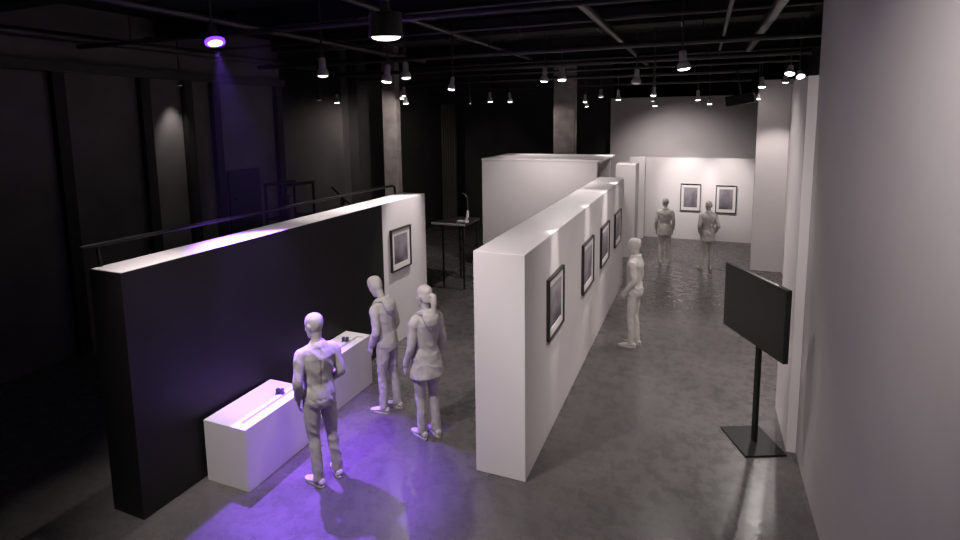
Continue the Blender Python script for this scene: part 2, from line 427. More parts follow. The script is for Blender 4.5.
# ------------------------------------------------------------------ ceiling pipes
def pipe(p0, p1, r, label, hang=3):
    c = (V(p0)+V(p1))/2
    t = thing('ceiling_pipe', label, 'pipe', c, 0, 'pipes under the ceiling')
    MB().cyl(V(p0)-c, V(p1)-c, r, n=14).build('tube', M['pipe'], t, smooth=True)
    for k in range(hang):
        q = V(p0).lerp(V(p1), (k+0.5)/hang) - c
        MB().cyl(q, (q.x, q.y, CZ-c.z), 0.010, n=6).build('hanger', M['black'], t)
pipe((-9.3, 5.9, 5.02), (1.09, 6.1, 5.02), 0.035, 'dark pipe crossing the ceiling just behind the big lamp')
pipe((-9.3, 9.75, 5.0), (1.8, 9.75, 5.0), 0.05, 'dark pipe crossing the ceiling behind the second row of lamps')
pipe((-9.0, 11.9, 4.95), (1.8, 11.9, 4.95), 0.05, 'dark pipe crossing the ceiling beyond the long white wall')
pipe((-8.8, 14.6, 4.85), (1.15, 14.6, 4.85), 0.05, 'dark pipe crossing the ceiling above the tall white booth')
pipe((-8.8, 16.6, 4.75), (1.15, 16.6, 4.75), 0.045, 'dark pipe crossing the ceiling in front of the far wall')
pipe((-6.28, 0.5, 5.2), (-6.28, 12.0, 5.2), 0.05, 'dark pipe running back along the ceiling above the violet lamp')
pipe((-8.9, 1.0, 5.1), (-8.9, 12.0, 5.1), 0.07, 'dark pipe running back along the ceiling beside the panelled wall')
pipe((-1.48, 4.5, 5.22), (-1.48, 16.0, 5.22), 0.055, 'dark pipe running back along the ceiling over the long white wall')
pipe((0.28, 4.5, 5.22), (0.28, 14.5, 5.22), 0.03, 'thin dark pipe running back along the ceiling over the corridor')
pipe((0.86, 4.5, 5.22), (0.86, 14.5, 5.22), 0.075, 'thick dark pipe running back along the ceiling near the right wall')
pipe((-4.0, 3.0, 5.25), (-4.0, 15.0, 5.25), 0.04, 'dark pipe running back along the ceiling left of the big lamp')
pipe((-9.3, 7.05, 5.3), (1.09, 7.05, 5.3), 0.025, 'thin dark pipe crossing the ceiling just beyond the nearer cross pipe')
pipe((-9.3, 8.5, 5.25), (1.8, 8.5, 5.25), 0.03, 'thin dark pipe crossing the ceiling in front of the lone corridor lamp')
pipe((-8.8, 13.0, 4.9), (1.8, 13.0, 4.9), 0.03, 'thin dark pipe crossing the ceiling before the second column')
t = thing('air_duct', 'black rectangular air duct crossing under the ceiling', 'duct', (-4.0, 10.1, 5.35))
MB().box(-5.0, 5.5, -0.25, 0.25, 0, 0.32).build('casing', M['ceil'], t, bevel=0.01)
for k in range(8):
    MB().box(-4.8+1.4*k, -4.76+1.4*k, -0.27, 0.27, -0.02, 0.33).build('joint', M['pipe'], t)
    MB().box(-4.8+1.4*k, -4.78+1.4*k, 0.25, 0.27, 0.25, 0.35).build('hanger', M['black'], t)
def beam(x0, x1, y0, y1, z0, z1, label):
    t = thing('ceiling_beam', label, 'beam', ((x0+x1)/2, (y0+y1)/2, z0), 0, 'beams under the ceiling')
    a, b = (x1-x0)/2, (y1-y0)/2
    MB().box(-a, a, -b, b, 0, z1-z0).build('web', M['ceil'], t)
    MB().box(-a-0.06*(a < b), a+0.06*(a < b), -b-0.06*(a > b), b+0.06*(a > b), -0.03, 0).build('flange', M['ceil'], t)
beam(-13.6, 2.6, 7.4, 7.55, 5.35, CZ, 'black beam crossing the ceiling above the dark partition')
beam(-13.6, 2.6, 13.3, 13.45, 5.2, CZ, 'black beam crossing the ceiling above the booth')
beam(-13.6, 2.6, 4.6, 4.75, 5.4, CZ, 'black beam crossing the ceiling nearest to us')

# loudspeaker hung before the block
t = thing('loudspeaker', 'black box hanging from the ceiling at the left of the tall white block', 'loudspeaker', (0.76, 13.7, 4.16), math.radians(-18))
t.rotation_euler = (0, math.radians(-9), math.radians(-18))
MB().prism([(-0.30, -0.14), (0.30, -0.10), (0.26, 0.16), (-0.22, 0.18)], -0.12, 0.10).build('body', M['black'], t, bevel=0.02)
MB().cyl((0, 0, 0.09), (0, 0, CZ-4.16), 0.02, n=10).build('hanger', M['black'], t)

# ------------------------------------------------------------------ spotlights
LIGHTS = []
def lamp(loc, label, aim=None, r=0.09, hgt=0.28, lens='lens', can='can', power=0, angle=40, blend=0.6, color=(1.0, 0.92, 0.90), maxtilt=35, soft=0.05, group='ceiling spotlights', shape='bell'):
    """loc = lens centre"""
    loc = V(loc)
    t = thing('spotlight', label, 'spotlight', loc, 0, group)
    d = V((0, 0, -1))
    if aim is not None:
        full = (V(aim)-loc).normalized()
        ang = full.angle(d)
        k = min(ang, math.radians(maxtilt))
        ax = d.cross(full)
        if ax.length > 1e-4:
            d = Matrix.Rotation(k, 3, ax.normalized()) @ d
    q = V((0, 0, -1)).rotation_difference(d).to_matrix().to_4x4()
    # shade: lathe with z up from lens plane
    if shape == 'drum':
        prof = [(r*0.86, 0.03), (r*0.97, 0.0), (r, 0.012), (r*0.95, 0.05), (r*0.92, hgt*0.62), (r*0.88, hgt*0.66), (r*0.3, hgt*0.70), (r*0.28, hgt*0.96), (r*0.1, hgt)]
    else:
        prof = [(r*0.80, 0.004), (r*0.97, 0.0), (r, 0.01), (r*0.98, hgt*0.16), (r*0.80, hgt*0.34), (r*0.56, hgt*0.42), (r*0.55, hgt*0.9), (r*0.45, hgt*0.96), (r*0.1, hgt)]
    MB().lathe(prof).xform(q).build('housing', M[can], t, smooth=True)
    if lens == 'lensviolet':
        MB().lathe([(r*0.84, -0.004), (r*1.10, -0.004), (r*1.12, 0.004), (r*1.10, 0.03), (r*1.0, 0.03)]).xform(q).build('lens_ring', M['lensring'], t, smooth=True)
    top = q @ V((0, 0, hgt*0.93))
    MB().lathe([(r*0.25, -r*0.20), (r*0.52, -r*0.165), (r*0.74, -r*0.09), (r*0.82, 0.0), (r*0.80, 0.008)]).xform(q).build('lens', M[lens], t, smooth=True)
    MB().tube([top, (top.x, top.y, top.z+0.05), (top.x, top.y, CZ-loc.z)], [0.014]*3, sub=1, n=8).build('stem', M['candark'], t, smooth=True)
    if power:
        ld = bpy.data.lights.new('spot_beam', 'SPOT')
        ld.energy = power; ld.color = color
        ld.spot_size = math.radians(angle); ld.spot_blend = blend
        ld.shadow_soft_size = soft
        lo = bpy.data.objects.new('spot_beam', ld)
        COL.objects.link(lo)
        lo.parent = t
        tgt = V(aim) if aim is not None else loc + V((0, 0, -1))
        dirv = (tgt-loc).normalized()
        lo.location = (q @ V((0, 0, -r*0.36-0.055)))
        lo.rotation_euler = dirv.to_track_quat('-Z', 'Y').to_euler()
    return t

W = (1.0, 0.92, 0.905)
# big near can
lamp((-2.49, 4.08, 4.49), 'biggest dark drum-shaped lamp, nearest to us at the top centre', aim=(-2.9, 5.4, 0), r=0.148, hgt=0.30, can='candark', shape='drum', lens='lensdim', power=60, angle=95, blend=0.9, maxtilt=4, soft=0.12)
# violet
VIO = (0.25, 0.09, 1.0)
lamp((-5.37, 4.97, 4.73), 'violet glowing spotlight shining down over the dark partition', aim=(-3.7, 4.35, 0), r=0.10, hgt=0.22, lens='lensviolet', can='candark', power=3000, angle=39, blend=1.0, color=VIO, maxtilt=38, soft=0.03, group=None)
lamp((-5.335, 6.9, 4.47), 'grey bell-shaped spotlight hanging above the middle of the dark partition', aim=(-5.1, 6.75, 2.4), lens='lensdim', power=75, angle=58, maxtilt=3)
lamp((-4.75, 7.75, 4.41), 'bright spotlight before the top of the left column, left of a touching pair', aim=(-4.95, 7.6, 2.4), power=80, angle=65, maxtilt=6)
lamp((-4.70, 8.3, 4.50), 'spotlight before the top of the left column, right of a touching pair', aim=(-3.0, 6.4, 0), lens='lensdim', power=70, angle=50, maxtilt=8)
lamp((-8.97, 11.4, 4.33), 'small faint spotlight before the dim grey wall, left of two', aim=(-9.8, 12.5, 2.2), lens='lensoff', can='candark', r=0.08, power=26, angle=140, blend=1.0, maxtilt=10)
lamp((-8.80, 11.9, 4.26), 'small bright spotlight before the dim grey wall, right of two', aim=(-9.3, 12.5, 2.5), r=0.075, hgt=0.22, power=5, angle=60, maxtilt=5)
lamp((-6.30, 11.0, 4.34), 'small spotlight right of the left column, topmost of a cluster of three', r=0.06, hgt=0.2, aim=(-7.5, 12.3, 3.1), power=100, angle=90, maxtilt=10)
lamp((-6.70, 11.6, 4.30), 'small spotlight right of the left column, leftmost of a cluster of three', r=0.055, hgt=0.18, maxtilt=0)
lamp((-7.25, 12.75, 4.22), 'small spotlight right of the left column, lowest of a cluster of three', r=0.075, hgt=0.18, maxtilt=0)
lamp((-4.00, 8.6, 4.30), 'grey bell-shaped spotlight facing the picture on the white end of the dark partition', aim=(-4.70, 8.1, 2.0), r=0.062, hgt=0.22, power=210, angle=40, blend=0.8, maxtilt=8)
lamp((-5.95, 14.0, 4.235), 'small tilted spotlight in the row of three before the black rear wall, leftmost', r=0.055, hgt=0.2, can='candark', aim=(-6.6, 17, 3.0), power=14, angle=40, maxtilt=20)
lamp((-5.36, 14.0, 4.25), 'small bright spotlight in the row of three before the black rear wall, middle', r=0.07, hgt=0.26, aim=(-3.7, 13.5, 2.8), power=45, angle=70, blend=0.9, maxtilt=3)
lamp((-4.96, 14.5, 4.25), 'small bright spotlight in the row of three before the black rear wall, rightmost', r=0.07, hgt=0.26, aim=(-3.6, 15.0, 2.9), power=55, angle=90, maxtilt=3)
lamp((-3.03, 11.0, 4.54), 'bright grey spotlight above the white booth, left of an even pair', aim=(-3.8, 11.8, 0.5), power=170, angle=112, blend=0.9, maxtilt=6)
lamp((-2.635, 10.9, 4.54), 'bright grey spotlight above the white booth, right of an even pair', aim=(-1.9, 9.0, 2.4), power=110, angle=60, maxtilt=8)
lamp((-2.79, 14.0, 4.18), 'small spotlight above the second column, upper of a close pair', r=0.055, hgt=0.2, maxtilt=0)
lamp((-2.90, 14.8, 4.09), 'small spotlight above the second column, lower of a close pair', r=0.055, hgt=0.15, aim=(-3.3, 16, 2.6), power=14, angle=50, maxtilt=5)
lamp((-2.39, 14.0, 4.30), 'small soft spotlight just left of the grey far wall', r=0.07, hgt=0.2, lens='lensdim', aim=(-1.75, 15, 1.6), power=70, angle=50, maxtilt=3)
lamp((-2.10, 15.0, 4.25), 'small bright spotlight in front of the left edge of the grey far wall', r=0.075, hgt=0.26, aim=(-1.8, 15.4, 2.5), power=30, angle=60, maxtilt=3)
lamp((-1.25, 11.3, 4.45), 'dim grey bell-shaped spotlight above the far end of the long white wall', r=0.095, hgt=0.28, lens='lensoff', aim=(-1.6, 11.5, 1.9), power=170, angle=18, blend=1.0, maxtilt=3)
lamp((-0.85, 10.45, 4.17), 'small spotlight before the grey far wall, topmost of a cluster of three', r=0.055, hgt=0.16, aim=(-1.6, 9.9, 1.9), power=160, angle=20, blend=1.0, maxtilt=6)
lamp((-1.15, 14.0, 4.17), 'small spotlight before the grey far wall, middle of a cluster of three', r=0.05, hgt=0.12, lens='lensdim', aim=(-0.5, 14.0, 0), power=90, angle=130, blend=1.0, maxtilt=3)
lamp((-1.25, 16.0, 4.09), 'small spotlight before the grey far wall, lowest of a cluster of three', r=0.075, hgt=0.15, aim=(-0.7, 18.0, 1.6), power=120, angle=115, blend=1.0, maxtilt=5)
lamp((-0.315, 9.5, 4.545), 'bright large spotlight hanging alone above the corridor', r=0.105, hgt=0.3, aim=(0.2, 9.6, 0), power=100, angle=120, blend=1.0, maxtilt=10)
lamp((-0.15, 15.5, 4.21), 'small bright spotlight above the far pictures, left of two', r=0.075, hgt=0.26, aim=(-0.42, 17.9, 1.8), power=240, angle=38, blend=1.0, maxtilt=3)
lamp((0.135, 15.9, 4.11), 'small bright spotlight above the far pictures, right of two', r=0.07, hgt=0.12, aim=(0.88, 17.9, 1.75), power=210, angle=38, blend=1.0, maxtilt=3)
lamp((1.17, 14.4, 4.17), 'tiny spotlight beside the black hanging box', r=0.05, hgt=0.12, maxtilt=0)
lamp((1.21, 14.2, 4.43), 'small spotlight at the top left corner of the tall white block', r=0.085, hgt=0.24, aim=(1.4, 13.8, 0), power=9, angle=70, maxtilt=3)
lamp((1.585, 13.4, 4.49), 'bright spotlight lowest of the three above the right recess', r=0.085, hgt=0.14, aim=(1.6, 14.75, 1.2), power=75, angle=70, maxtilt=12)
lamp((1.36, 11.0, 4.50), 'brightest spotlight of the three above the right recess', r=0.085, hgt=0.16, aim=(0.6, 9.0, 0), power=160, angle=60, maxtilt=22)
lamp((1.585, 11.4, 4.47), 'sideways spotlight of the three above the right recess', r=0.075, hgt=0.14, lens='lens', aim=(1.9, 9.6, 2.6), power=80, angle=80, maxtilt=35)

# added lamps with no seen fixture, lighting pictures, figures, plinths and walls
GR = 'added ceiling spotlights'
lamp((-0.9, 8.31, 5.5), 'added ceiling spotlight over the second picture of the long white wall', aim=(-1.6, 8.31, 1.9), power=420, angle=9, blend=0.9, can='candark', lens='lensoff', group=GR)
lamp((-0.9, 6.3, 5.4), 'added ceiling spotlight over the near end of the long white wall', aim=(-1.6, 6.3, 1.9), power=420, angle=9, blend=0.9, group=GR)
lamp((-3.6, 2.0, 5.3), 'added ceiling spotlight over the near end of the hall', aim=(-3.3, 5.4, 0), power=390, angle=70, blend=0.7, group=GR)
lamp((0.5, 5.6, 5.5), 'added ceiling spotlight facing the long white wall', aim=(-1.6, 8.2, 0.9), power=230, angle=75, blend=0.9, group=GR)
lamp((-1.1, 7.7, 5.6), 'added ceiling spotlight facing the white wall pier', aim=(1.0, 7.2, 1.8), hgt=0.09, power=150, angle=55, blend=0.8, group=GR)
lamp((-4.9, 3.9, 5.5), 'added ceiling spotlight over the near end of the dark partition', aim=(-5.1, 3.5, 2.4), power=95, angle=27, blend=0.8, group=GR)
lamp((0.12, 1.4, 5.4), 'added ceiling spotlight over the near end of the corridor', soft=0.5, aim=(1.05, 5.6, 1.6), power=310, angle=75, blend=0.9, group=GR)
lamp((-2.9, 5.0, 5.4), 'added violet ceiling spotlight over the nearest mannequin', aim=(-3.3, 4.2, 0), soft=0.25, power=1350, angle=27, blend=1.0, color=VIO, can='candark', lens='lensviolet', group=GR)  # added to fill the figure's shadow in the violet pool
lamp((-4.42, 4.5, 5.45), 'added violet ceiling spotlight over the nearer plinth', aim=(-4.45, 5.0, 0.7), power=1200, angle=28, blend=0.6, color=(0.36, 0.15, 1.0), can='candark', lens='lensviolet', group=GR)  # added to brighten the plinth tops
lamp((-9.2, 7.62, 4.50), 'added ceiling spotlight beside the panelled wall', aim=(-9.47, 7.62, 3.2), r=0.04, hgt=0.12, lens='lensoff', power=34, angle=58, blend=0.9, maxtilt=4, can='candark', group=GR)  # added inside the view, for the glow on the panels

# ------------------------------------------------------------------ haze in the violet beam
def haze():
    o = MB().box(-5.5, -3.3, 3.4, 6.0, 2.70, 4.66).build('haze', None or bpy.data.materials.new('thin_haze'))
    m = o.data.materials[0]
    m.use_nodes = True
    nt = m.node_tree
    nt.nodes.remove(nt.nodes['Principled BSDF'])
    v = nt.nodes.new('ShaderNodeVolumeScatter')
    v.inputs['Density'].default_value = 0.0012
    v.inputs['Anisotropy'].default_value = 0.1
    nt.links.new(v.outputs[0], nt.nodes['Material Output'].inputs['Volume'])
    tag(o, 'thin haze showing the violet beam below the lamp', 'haze', kind='stuff')
haze()

# ------------------------------------------------------------------ mannequins
def remesh_build(mb, name, parent, voxel=0.009, smooth_it=3, noise_amp=0.0, noise_scale=(9, 9, 4), seed=0, groove=False, m=None):
    bmesh.ops.recalc_face_normals(mb.bm, faces=mb.bm.faces)
    me = bpy.data.meshes.new('tmp'); mb.bm.to_mesh(me); mb.bm.free()
    o = bpy.data.objects.new('tmp', me); COL.objects.link(o)
    r = o.modifiers.new('r', 'REMESH'); r.mode = 'VOXEL'; r.voxel_size = voxel
    if smooth_it:
        s = o.modifiers.new('s', 'SMOOTH'); s.factor = 0.5; s.iterations = smooth_it
    dg = bpy.context.evaluated_depsgraph_get()
    new = bpy.data.meshes.new_from_object(o.evaluated_get(dg))
    bpy.data.objects.remove(o); bpy.data.meshes.remove(me)
    if noise_amp or groove:
        off = V((seed*7.3, seed*3.1, seed*1.9))
        ns = [v.normal.copy() for v in new.vertices]
        for v, nn in zip(new.vertices, ns):
            dsp = 0.0
            if noise_amp:
                c = v.co
                p = V((c.x*noise_scale[0] + c.z*3, c.y*noise_scale[1], c.z*noise_scale[2] + 4*c.x)) + off
                f = noise.noise(p)
                dsp += noise_amp * (1 - abs(f)*2.2) * 0.8
            if groove and abs(v.co.x) < 0.009 and v.co.y < -0.02:
                dsp -= 0.006
            v.co += nn*dsp
    new.name = name
    new.materials.clear(); new.materials.append(m or M['stone'])
    for p in new.polygons: p.use_smooth = True
    ob = bpy.data.objects.new(name, new); COL.objects.link(ob); ob.parent = parent
    return ob

def hand(mb, wrist, d, n, side):
    """wrist point, finger direction d, palm normal n (towards the thigh), side = thumb direction"""
    d = V(d).normalized(); n = V(n); n = (n - d*n.dot(d)).normalized(); s = d.cross(n).normalized()
    if s.dot(V(side)) < 0: s = -s
    w = V(wrist)
    rings = []
    for t, a, b in ((-0.01, .024, .020), (0.015, .030, .018), (0.05, .040, .016), (0.085, .042, .014), (0.1, .038, .011)):
        rings.append((w + d*t, s*a, n*b))
    mb.loft(rings, 14)
    for k, (o, L) in enumerate(((.031, .070), (.011, .080), (-.011, .075), (-.031, .058))):
        b0 = w + d*0.085 + s*o
        dir0 = (d + s*(o*3.0)).normalized()
        p1 = b0 + dir0*(L*0.45) + n*0.004
        p2 = p1 + (dir0*0.85 + n*0.5).normalized()*L*0.33
        p3 = p2 + (dir0*0.6 + n*0.8).normalized()*L*0.3
        mb.tube([b0, p1, p2, p3], [.0098, .009, .0083, .0072], ref=n, n=10, sub=3)
    t0 = w + d*0.02 + s*0.024
    t1 = t0 + (d*0.7 + s*0.55 + n*0.25).normalized()*0.045
    t2 = t1 + (d*0.95 + s*0.1 + n*0.3).normalized()*0.032
    mb.tube([t0, t1, t2], [.014, .0115, .009], ref=n, n=10, sub=3)

HEAD = [(1.588, .020, .022, .060), (1.600, .034, .036, .052), (1.618, .048, .056, .034), (1.645, .058, .074, .018), (1.68, .067, .088, .006),
        (1.715, .072, .096, -.002), (1.75, .0745, .099, -.006), (1.78, .071, .094, -.010), (1.803, .060, .080, -.012), (1.820, .042, .056, -.012), (1.830, .018, .026, -.012)]

def head_mesh(mb, yaw, pitch, fem=False):
    piv = V((0, 0.0, 1.60))
    Rm = Matrix.Translation(piv) @ Matrix.Rotation(yaw, 4, 'Z') @ Matrix.Rotation(-pitch, 4, 'X') @ Matrix.Translation(-piv)
    hb = MB()
    k = 0.98 if fem else 1.0
    hb.loft([((0, yc, z), (rx*k, 0, 0), (0, ry*k, 0)) for z, rx, ry, yc in HEAD], 24)
    # face: brow, nose, eyes, lips, chin, ears
    hb.loft([((0, .084, 1.728), (.006,0,0), (0,.008,.004)), ((0, .097, 1.700), (.010,0,0), (0,.010,.004)), ((0, .104, 1.682), (.015,0,0), (0,.013,.006)), ((0, .092, 1.670), (.012,0,0), (0,.012,.004))], 10)
    hb.ball((0, .076, 1.736), .048, .018, .010)
    for s in (-1, 1):
        hb.ball((s*.029, .076, 1.716), .014, .012, .009)
        hb.ball((s*.036, .058, 1.685), .024, .022, .022)
        hb.loft([((s*.067, -.012, 1.675), (.006,0,0), (0,.010,0)), ((s*.074, -.014, 1.695), (.008,0,0), (0,.016,0)), ((s*.077, -.016, 1.720), (.008,0,0), (0,.019,0)), ((s*.074, -.016, 1.738), (.006,0,0), (0,.013,0))], 10)
    hb.ball((0, .084, 1.652), .024, .013, .006)
    hb.ball((0, .082, 1.641), .021, .013, .006)
    hb.ball((0, .076, 1.612), .022, .018, .014)
    hb.xform(Rm @ Matrix.Translation((0, 0, 1.60)) @ Matrix.Scale(1.09, 4) @ Matrix.Translation((0, 0, -1.60)))
    tmp = bpy.data.meshes.new('h'); hb.bm.to_mesh(tmp); hb.bm.free()
    mb.bm.from_mesh(tmp); bpy.data.meshes.remove(tmp)
    # neck
    top = Rm @ V((0, -0.018, 1.66))
    mb.tube([(0, -.022, 1.44), (0, -.018, 1.53), (0, -.010, 1.59), top], [.074, .056, .050, .054], n=18, sub=4)
    return Rm

def figure(label, pos, rotz, height, pose, style, fem=False):
    t = thing('mannequin', label, 'mannequin', (pos[0], pos[1], 0), rotz, 'grey gallery mannequins')
    t.scale = (height/1.84,)*3
    P = dict(l_elbow=(-.25, -.03, 1.19), l_wrist=(-.25, .06, .95), r_elbow=(.25, -.03, 1.19), r_wrist=(.25, .06, .95),
             l_foot=(-.10, -.01, 0), r_foot=(.10, 0.01, 0), yaw=0, pitch=.05, lturn=.12, rturn=-.12)
    P.update(pose)
    sw = .152 if fem else .168        # shoulder joint half width
    tors = [(.90, .155, .110, 0), (.98, .168, .118, -.005), (1.05, .158, .110, 0), (1.13, .138, .098, .004), (1.22, .148, .104, .004), (1.32, .168, .114, .0),
            (1.41, .178, .112, -.008), (1.47, .165, .098, -.014), (1.515, .115, .075, -.018), (1.545, .07, .06, -.018)]
    if fem:
        tors = [(z, rx*(.94 if z > 1.1 else 1.0)*(0.93 if 1.08 < z < 1.2 else 1), ry*.95, yc) for z, rx, ry, yc in tors]
    tors = [(z, rx*.89, ry*.90, yc) for z, rx, ry, yc in tors]
    def torso(mb, g, z0=0, rings=None):
        mb.loft([((0, yc, z), (rx+g, 0, 0), (0, ry+g, 0)) for z, rx, ry, yc in (rings or tors) if z >= z0], 28)
    sh = {-1: V((-sw, -.012, 1.458)), 1: V((sw, -.012, 1.458))}
    el = {-1: V(P['l_elbow']), 1: V(P['r_elbow'])}
    wr = {-1: V(P['l_wrist']), 1: V(P['r_wrist'])}
    ft = {-1: V(P['l_foot']), 1: V(P['r_foot'])}
    hip = {-1: V((-.085, 0, .93)), 1: V((.085, 0, .93))}
    # ---- body (one continuous mesh)
    b = MB()
    torso(b, 0.0)
    Rm = head_mesh(b, P['yaw'], P['pitch'], fem)
    for s in (-1, 1):
        b.tube([sh[s]+V((-s*.05, 0, .015)), sh[s]+V((s*.005, 0, -.02)), sh[s].lerp(el[s], .5), el[s], el[s].lerp(wr[s], .35), wr[s]], [.052, .050, .041, .035, .034, .025], sub=4)
        d = (wr[s]-el[s]).normalized()
        d = (d + V((0, .05, -.45))).normalized()
        hand(b, wr[s], d, (-s*1.0, -.15, 0.05), (0, 1, .1))
        ank = ft[s] + V((0, 0, .085)); kn = hip[s].lerp(ank, .5) + V((0, .022, .02))
        b.tube([hip[s]+V((0, 0, .03)), hip[s].lerp(kn, .45), kn, kn.lerp(ank, .35)+V((0, -.012, 0)), ank], [.080, .071, .049, .047, .034], sub=4)
        tr = P['lturn'] if s < 0 else P['rturn']
        fr = Matrix.Translation(ft[s]) @ Matrix.Rotation(tr, 4, 'Z')
        q = [fr @ V(p) for p in ((0, -.04, .05), (0, .06, .045), (0, .15, .03))]
        b.tube(q, [.035, .036, .025], ref=(0, 0, 1), sub=3)
    remesh_build(b, 'body', t, voxel=.0065, smooth_it=2)
    # ---- trousers
    tr_ = MB()
    hemr = style.get('hem', .060)
    tr_.loft([((0, yc, z), (rx+.016, 0, 0), (0, ry+.016, 0)) for z, rx, ry, yc in ((.87, .128, .092, 0), (.90, .142, .103, -.004), (.95, .150, .110, -.008), (1.0, .148, .108, -.003), (1.06, .140, .100, 0))], 28)
    for s in (-1, 1):
        ank = ft[s] + V((0, -.005, .075)); kn = hip[s].lerp(ank, .5) + V((0, .022, .02))
        wd = style.get('leg', 1.0)
        tr_.tube([hip[s]+V((-s*.003, 0, .01)), hip[s].lerp(kn, .45), kn, kn.lerp(ank, .4)+V((0, -.012, 0)), ank], [.088*wd, .081*wd, .061*wd, .057*wd, hemr*.92], sub=5, round_ends=False, n=18)
    remesh_build(tr_, 'trousers', t, voxel=.009, smooth_it=4, noise_amp=.009, noise_scale=(11, 11, 8), seed=style['seed'])
    # ---- shoes
    for s in (-1, 1):
        fr = Matrix.Translation(ft[s]) @ Matrix.Rotation(P['lturn'] if s < 0 else P['rturn'], 4, 'Z')
        sb = MB()
        prof = [(-.088, .022, .030, .055), (-.078, .034, .026, .085), (-.04, .040, .024, .098), (.01, .042, .024, .092), (.06, .045, .022, .074), (.11, .049, .020, .056), (.155, .046, .020, .046), (.185, .034, .020, .040), (.20, .016, .022, .034)]
        sb.loft([((0, y, (z0+z1)/2), (hw, 0, 0), (0, 0, (z1-z0)/2)) for y, hw, z0, z1 in prof], 18)
        sb.xform(fr)
        sh_o = remesh_build(sb, 'shoe', t, voxel=.008, smooth_it=2)
        so = MB()
        n = 24; pts = []
        for k in range(n):
            a = 2*PI*k/n
            y = .056 + .150*math.sin(a)
            wdt = .045 if y > 0.03 else .040
            pts.append((wdt*math.copysign(abs(math.cos(a))**.75, math.cos(a)), y))
        so.prism(pts, 0.0, .026).xform(fr)
        so.build('sole', M['stone'], sh_o, bevel=.004, smooth=True)
    # ---- jacket / hooded top / coat
    hem = style['jhem']; fl = style.get('flare', 0.0)
    j = MB()
    rings = []
    if hem < .9:
        rings.append((hem, .158+fl, .116+fl*.8, -.004))
        rings.append(((hem+.96)/2, .160+fl*.6, .118+fl*.5, -.004))
    else:
        rings.append((hem, .152, .110, -.004))
        rings.append((hem+.03, .158, .114, -.004))
    for z, rx, ry, yc in tors:
        if z > max(hem+.05, .97) and z < 1.53:
            rings.append((z, rx+style.get('loose', .012)*(.3 if z > 1.45 else 1), ry+style.get('loose', .012)*(.3 if z > 1.45 else 1), yc))
    rings.append((1.522, .095, .074, -.018)); rings.append((1.545, .070, .064, -.018))
    torso(j, .012, rings=rings)
    sl = style.get('sleeve', 1.0)
    for s in (-1, 1):
        w2 = el[s].lerp(wr[s], .96)
        j.tube([sh[s]+V((-s*.06, 0, .01)), sh[s]+V((s*.004, 0, -.02)), sh[s].lerp(el[s], .5), el[s], el[s].lerp(w2, .4), w2], [.062, .062, .053*sl, .047*sl, .045*sl, .037*sl], sub=5, n=18)
    if style['kind'] == 'suit':
        # collar band and lapels
        for k in range(-4, 5):
            a = math.radians(180 + k*26)
            c = V((.070*math.sin(a)*-1, -.016 + .068*math.cos(a), 1.555 + .004*math.cos(a)*-1))
            j.ball(c, .018, .018, .024, 10)
        for s in (-1, 1):
            j.tube([(s*.068, .045, 1.55), (s*.06, .098, 1.42), (s*.012, .122, 1.22)], [.014, .026, .010], ref=(0, 1, 0), flat=.4)
        for s in (-1, 1):
            j.tube([(s*.10, .118, 1.02), (s*.16, .085, 1.03)], [.014, .014], ref=(0, 0, 1), flat=.5, sub=1)
    elif style['kind'] == 'hoodie':
        j.loft([((0, -.004, hem+.035), (.160, 0, 0), (0, .116, 0)), ((0, -.004, hem+.055), (.172, 0, 0), (0, .128, 0)), ((0, -.003, hem+.10), (.168, 0, 0), (0, .124, 0)), ((0, 0, hem+.17), (.145, 0, 0), (0, .105, 0))], 28)
    elif style['kind'] == 'bomber':
        for k in range(12):
            a = 2*PI*k/12
            j.ball((.060*math.sin(a), -.014+.058*math.cos(a), 1.550), .017, .017, .020, 10)
        j.loft([((0, -.004, hem-.005), (.156, 0, 0), (0, .116, 0)), ((0, -.004, hem+.05), (.160, 0, 0), (0, .119, 0))], 28)
    remesh_build(j, style['jname'], t, voxel=.0085, smooth_it=4, noise_amp=style.get('fold', .010), noise_scale=(10, 10, 8), seed=style['seed']+3, groove=style['kind'] in ('suit', 'bomber'))
    if style.get('hood'):
        h = MB()
        # a slack hood lying on the shoulders and back
        h.tube([(-.070, .075, 1.475), (-.088, .0, 1.535), (-.075, -.075, 1.560), (0, -.108, 1.560), (.075, -.075, 1.560), (.088, .0, 1.535), (.070, .075, 1.475)], [.018, .026, .034, .038, .034, .026, .018], ref=(0, 0, 1), n=14, sub=4)
        h.loft([((0, -.125, 1.335), (.014,0,0), (0,.012,0)), ((0, -.135, 1.37), (.050,0,0), (0,.030,0)), ((0, -.140, 1.43), (.088,0,0), (0,.044,0)), ((0, -.132, 1.49), (.108,0,0), (0,.052,0)), ((0, -.112, 1.545), (.098,0,0), (0,.050,0)), ((0, -.10, 1.58), (.07,0,0), (0,.030,0))], 20)
        remesh_build(h, 'hood', t, voxel=.0085, smooth_it=4, noise_amp=.005, noise_scale=(14, 14, 12), seed=style['seed']+5)
    if style.get('hair'):
        h = MB()
        hc = [(1.66, .060, .050, -.055), (1.69, .071, .068, -.040), (1.72, .076, .080, -.030), (1.75, .0775, .092, -.018), (1.78, .074, .092, -.015), (1.805, .064, .084, -.014), (1.826, .046, .062, -.013), (1.836, .018, .026, -.012)]
        h.loft([((0, yc, z), (rx, 0, 0), (0, ry, 0)) for z, rx, ry, yc in hc], 24)
        h.ball((0, -.108, 1.745), .026, .024, .026)
        h.xform(Rm)
        a = Rm @ V((0, -.118, 1.745))
        h.tube([a, a+V((.008, -.030, -.012)), a+V((.012, -.030, -.09)), a+V((.014, -.026, -.18)), a+V((.016, -.040, -.28))], [.022, .032, .036, .030, .010], n=14, sub=5)
